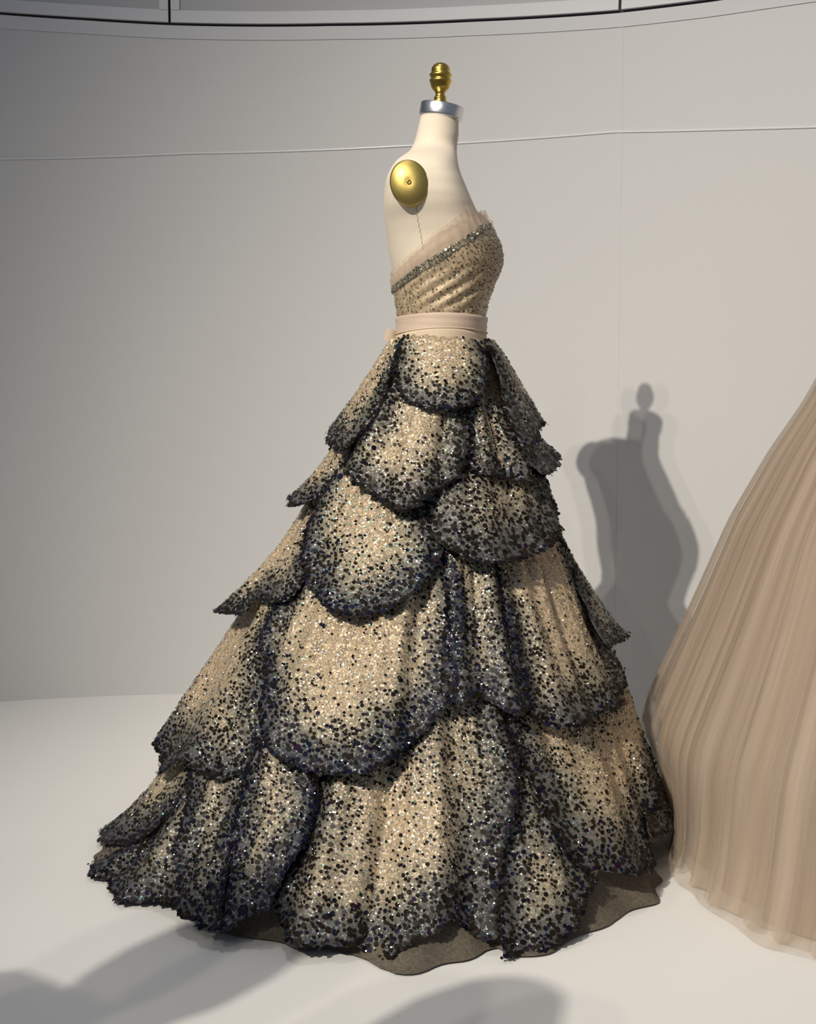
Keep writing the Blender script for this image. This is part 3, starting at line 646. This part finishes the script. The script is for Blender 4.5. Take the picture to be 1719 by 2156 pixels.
# fuzzy tuft of tulle at the front peak
tv, tf = [], []
for i in range(26):
    px = random.uniform(1000, 1044); py = np.interp(px, [1000, 1020, 1044], [462, 456, 474]); q = on_plane_y(px, py + 8, YD + random.uniform(-.07, .03)); q[0] -= .006
    a = random.uniform(-.5, .9); l = random.uniform(.014, .026); wd = random.uniform(.004, .008)
    d = np.array([.35 * math.sin(a), random.uniform(-.3, .3), math.cos(a)]) * l; s_ = np.array([wd, wd * random.uniform(-1, 1), 0]); b_ = len(tv)
    tv += [q - s_, q + s_, q + d * .6 + s_ * .8, q + d + s_ * .1, q + d * .7 - s_ * .8]; tf += [(b_, b_ + 1, b_ + 2, b_ + 3, b_ + 4)]
me = mesh_np('tulle_frill', tv, tf, False); me.uv_layers.new(name='UVMap'); link_mesh('tulle_frill', me, M_trim_tulle, gown, kind='stuff')
# waistbands
def arc(z0, amp):
    c = on_plane_y(935, 700, YD)[0]; return lambda x: z0 - amp * ((x - c) / .09) ** 2
wb, WV, WT = wrap_patch('waistband', arc(zw2 + .006, .012), arc(zw1 + .004, .004), .0088, 8, M_band, lambda th, z: .0007 * np.sin(z * 500 + th * 2))
wb2, _, _ = wrap_patch('waistband', arc(zw3 - .006, .014), arc(zw2 + .008, .012), .0100, 6, M_band2, None, label if False else gown)
# thin piping on the lower waistband
NUU = 120; pts = []
for a in np.linspace(-PI, PI, NUU):
    zf = arc(zw2 + .0075, .012); x0 = torso(np.array([a]), np.array([zw2]))[0, 0]; p = torso(np.array([a]), np.array([zf(x0)]), .0115)[0]; pts.append(p)
link_mesh('piping', mesh_np('piping', *tube(pts, .0012, 6)), M_band2, wb2)
# small flat bow at the back of the waist
bow = empty('bow', (0, 0, 0)); bow.parent = gown; bow.matrix_parent_inverse = Matrix.Translation(-gown.location)
bq = on_plane_y(842, 712, YD - .02)
def ribbon(p0, p1, wdt, sag, nx=10):
    p0, p1 = Vector(p0), Vector(p1); d = p1 - p0; side = Vector((d.z * -1, 0.25 * d.length, d.x)).normalized() * wdt; V = []; 
    for i in range(nx + 1):
        t = i / nx; c = p0 + d * t + Vector((0, -sag * math.sin(PI * t), 0)); k = .75 + .25 * t
        V += [c - side * k, c - side * k + Vector((0, .004, 0)), c + side * k + Vector((0, .004, 0)), c + side * k]
    fs = []
    for i in range(nx):
        for k in range(4): a = i * 4 + k; b = i * 4 + (k + 1) % 4; fs.append((a, b, b + 4, a + 4))
    fs += [(0, 3, 2, 1), (nx * 4, nx * 4 + 1, nx * 4 + 2, nx * 4 + 3)]; return V, fs
link_mesh('ribbon', mesh_np('ribbon', *ribbon(bq, on_plane_y(811, 703, YD - .03), .0125, .008), smooth=False), M_band, bow)
link_mesh('ribbon', mesh_np('ribbon', *ribbon(bq, on_plane_y(828, 722, YD - .0), .007, .004), smooth=False), M_band, bow)
kv, kf = lathe([(.001, -.009), (.007, -.006), (.009, 0), (.007, .006), (.001, .009)], 14)
link_mesh('knot', mesh_np('knot', [(v[0] + bq[0], v[1] + bq[1], v[2] + bq[2]) for v in kv], kf), M_band, bow)

# ------------------------------------------------------------------ the beige tulle gown at the right
GX, GY = 1.05, 2.62
tg = empty('tulle_gown', (GX, GY, 0)); tag(tg, 'full beige tulle skirt of a second gown cut off at the right edge', 'gown')
GP = []
for (py, px) in [(640, 1830), (700, 1800), (780, 1757), (850, 1719), (960, 1645), (1110, 1560), (1300, 1478), (1450, 1410), (1520, 1379)]:
    q = on_plane_y(px, py, GY - .05); GP.append((q[2], GX - q[0]))
GP += [(1.10, .10), (.10, .60), (0.0, .625)]; GP.sort(); print('gown', [(round(a, 2), round(b, 2)) for a, b in GP])
def gown_layer(name, mat, scale, kfold, amp, hem, seed, zmin=.004, n=900, nv=44, label=None):
    rs = np.random.RandomState(seed); th = np.linspace(-PI, PI, n, endpoint=False); V = []
    phs = rs.uniform(0, 6.28, 6)
    wob = np.zeros(n)
    for kk in range(26):
        f = rs.randint(4, int(kfold * 1.6)); wob += rs.normal() * np.sin(f * th + rs.uniform(0, 6.28)) * (kfold / (f + kfold * .5))
    wob = wob / wob.std(); wob = np.sign(wob) * np.abs(wob) ** 1.25
    if kfold < 28:                                       # pressed pleats: sharp on one side, soft on the other
        pl = np.sort(rs.uniform(-PI, PI, 46)); wd = rs.uniform(.5, 1.3, 46); dth = (th[:, None] - pl[None] + PI) % (2 * PI) - PI
        wob = wob * .35 + 2.4 * (np.where(dth < 0, np.exp(dth / .012), np.exp(-dth / (.075 * wd[None]))) * wd[None]).max(1) - 1.2
    for t in np.linspace(0, 1, nv):
        z = 1.06 * (1 - t) + zmin * t
        r = lerp_tab(GP, z) * scale + (hem if t > .9 else 0) * (t - .9) * 10
        # th = 0 faces the camera, -pi/2 faces the sequined gown: pressed in there near the floor
        press = 1 - .20 * np.exp(-((th + PI / 2 + .25) / .55) ** 2) * np.clip(1.3 - z * 6.5, 0, 1)
        full = 1 + .17 * np.exp(-((th + .40) / .6) ** 2) * t
        rr = r * press * full + amp * wob * (.25 + .75 * t)
        zz = np.full(n, z) + (.004 * (1 + np.sin(th * 19 + phs[5])) if t > .98 else 0)
        V.append(np.stack([GX + rr * np.sin(th), GY - rr * np.cos(th), zz], -1))
    V = np.concatenate(V); V[:, 1] = np.minimum(V[:, 1], np.array([wy(x) for x in V[:, 0]]) - .03)
    me = mesh_np(name, V, grid_faces(n, nv, True))
    uvl = me.uv_layers.new(name='UVMap'); vi = np.zeros(len(me.loops), int); me.loops.foreach_get('vertex_index', vi)
    uvl.data.foreach_set('uv', np.stack([(vi % n) / n, (vi // n) / nv], 1).reshape(-1))
    return link_mesh(name, me, mat, tg, label=label)
gown_layer('overskirt', tulle_mat('tulle_outer', (.66, .55, .44), .32, 70, .24, .3), 1.0, 30, .0035, .01, 1, label='sheer outer tulle layer')
gown_layer('overskirt', tulle_mat('tulle_mid', (.60, .48, .36), .50, 50, .36, .3), .965, 24, .013, .005, 2, label='sheer middle tulle layer')
gown_layer('underskirt', tulle_mat('tulle_inner', (.41, .315, .23), .92, 60, .08, .2), .93, 18, .015, .0, 3, label='opaque beige underskirt')
# loose folds of net lying over the skirt: each has its own crisp edge
M_fold = tulle_mat('tulle_fold', (.50, .40, .30), .42, 4, .12, .25)
rs = np.random.RandomState(11)
for k in range(44):
    t0 = -PI + 2 * PI * (k + rs.uniform(-.35, .35)) / 44; wd = rs.uniform(.025, .085); V = []; tw = rs.uniform(-.05, .05)
    for t in np.linspace(0, 1, 26):
        z = 1.05 * (1 - t) + .012 * t; r = lerp_tab(GP, z)
        for u in (0, .5, 1):
            a = t0 + tw * t + wd * (u - .5) * (.6 + .4 * t); tt = t
            press = 1 - .20 * np.exp(-((a + PI / 2 + .25) / .55) ** 2) * np.clip(1.3 - z * 6.5, 0, 1); full = 1 + .17 * np.exp(-((a + .40) / .6) ** 2) * tt
            rr = r * press * full * .985 + (.004 + .010 * (u == .5)) * t
            V.append((GX + rr * math.sin(a), min(GY - rr * math.cos(a), wy(GX + rr * math.sin(a)) - .03), z))
    me = mesh_np('fold', V, grid_faces(3, 26, False)); uvl = me.uv_layers.new(name='UVMap')
    for lp in me.loops: uvl.data[lp.index].uv = ((lp.vertex_index % 3) / 2 + k, lp.vertex_index / 78)
    link_mesh('fold', me, M_fold, tg)
th = np.linspace(0, 2 * PI, 48, endpoint=False); V = []
prof = [(1.05, .105, .125), (1.10, .10, .12), (1.16, .105, .125), (1.24, .12, .14), (1.32, .125, .15), (1.38, .115, .15)]
for z, a, b in prof: V += [(GX + a * math.sin(t), GY - b * math.cos(t), z) for t in th]
link_mesh('bodice', mesh_np('bodice', V, grid_faces(48, len(prof), True)), M_band, tg)

# ------------------------------------------------------------------ two visitors in front of the platform, left of the camera: their heads and shoulders shade the floor
def visitor(tip_px, height, face, coat, hair, label):
    P = Vector(on_floor(*tip_px)); L = Vector(KEY); zt = height - 0.30
    h = L + (P - L) * ((L.z - zt) / L.z)
    root = empty('person', (h.x, h.y, -0.30)); root.rotation_euler[2] = face; tag(root, label, 'person')
    k = height / 1.75
    bm = bmesh.new(); sk = []
    def v(x, y, z, rx, ry): sk.append((rx * k, ry * k)); return bm.verts.new((x * k, y * k, z * k))
    pel = v(0, 0, .95, .15, .12); ab = v(0, 0, 1.12, .13, .11); ch = v(0, 0, 1.32, .17, .12); nk = v(0, 0.005, 1.45, .065, .065); hd0 = v(0, .015, 1.53, .058, .065); hd1 = v(0, .02, 1.62, .075, .092); hd2 = v(0, .015, 1.69, .06, .07)
    for a, b in ((pel, ab), (ab, ch), (ch, nk), (nk, hd0), (hd0, hd1), (hd1, hd2)): bm.edges.new((a, b))
    for s_ in (-1, 1):
        sh = v(s_ * .18, 0, 1.40, .06, .06); el = v(s_ * .235, -.02, 1.13, .045, .045); wr = v(s_ * .22, .07, .90, .032, .032); ha = v(s_ * .21, .10, .82, .036, .022); fi = v(s_ * .205, .115, .76, .022, .014)
        hp = v(s_ * .095, 0, .86, .095, .10); kn = v(s_ * .10, .015, .50, .062, .065); an = v(s_ * .105, -.02, .09, .042, .046); he = v(s_ * .11, .03, .045, .042, .04); to = v(s_ * .125, .16, .035, .04, .03)
        for a, b in ((ch, sh), (sh, el), (el, wr), (wr, ha), (ha, fi), (pel, hp), (hp, kn), (kn, an), (an, he), (he, to)): bm.edges.new((a, b))
    me = bpy.data.meshes.new('body'); bm.to_mesh(me); bm.free()
    o = bpy.data.objects.new('body', me); COL.objects.link(o); o.parent = root; me.materials.append(coat)
    m = o.modifiers.new('skin', 'SKIN'); m.use_smooth_shade = True
    for i, d in enumerate(me.skin_vertices[0].data): d.radius = sk[i]; d.use_root = (i == 0)
    sb = o.modifiers.new('sub', 'SUBSURF'); sb.levels = 2; sb.render_levels = 2
    V, fs = lathe([(.001, .115), (.04, .110), (.075, .085), (.098, .04), (.105, -.01), (.10, -.06), (.085, -.09)], 24)
    link = bpy.data.objects.new('hair', mesh_np('hair', [(a * .86 * k, b * 1.0 * k + .0 * k - .012 * k, (c + 1.64) * k) for a, b, c in V], fs)); COL.objects.link(link); link.parent = root; link.data.materials.append(hair)
M_coat = plain('dark_wool', (.05, .05, .06), .9); M_coat2 = plain('grey_wool', (.16, .15, .15), .9); M_hair = plain('brown_hair', (.05, .03, .02), .6)
visitor((610, 1925), 1.90, -1.0, M_coat, M_hair, 'visitor in a dark wool coat standing before the platform at far left')
visitor((1105, 2083), 1.76, -1.0, M_coat2, M_hair, 'visitor in grey wool standing before the platform nearest the camera')
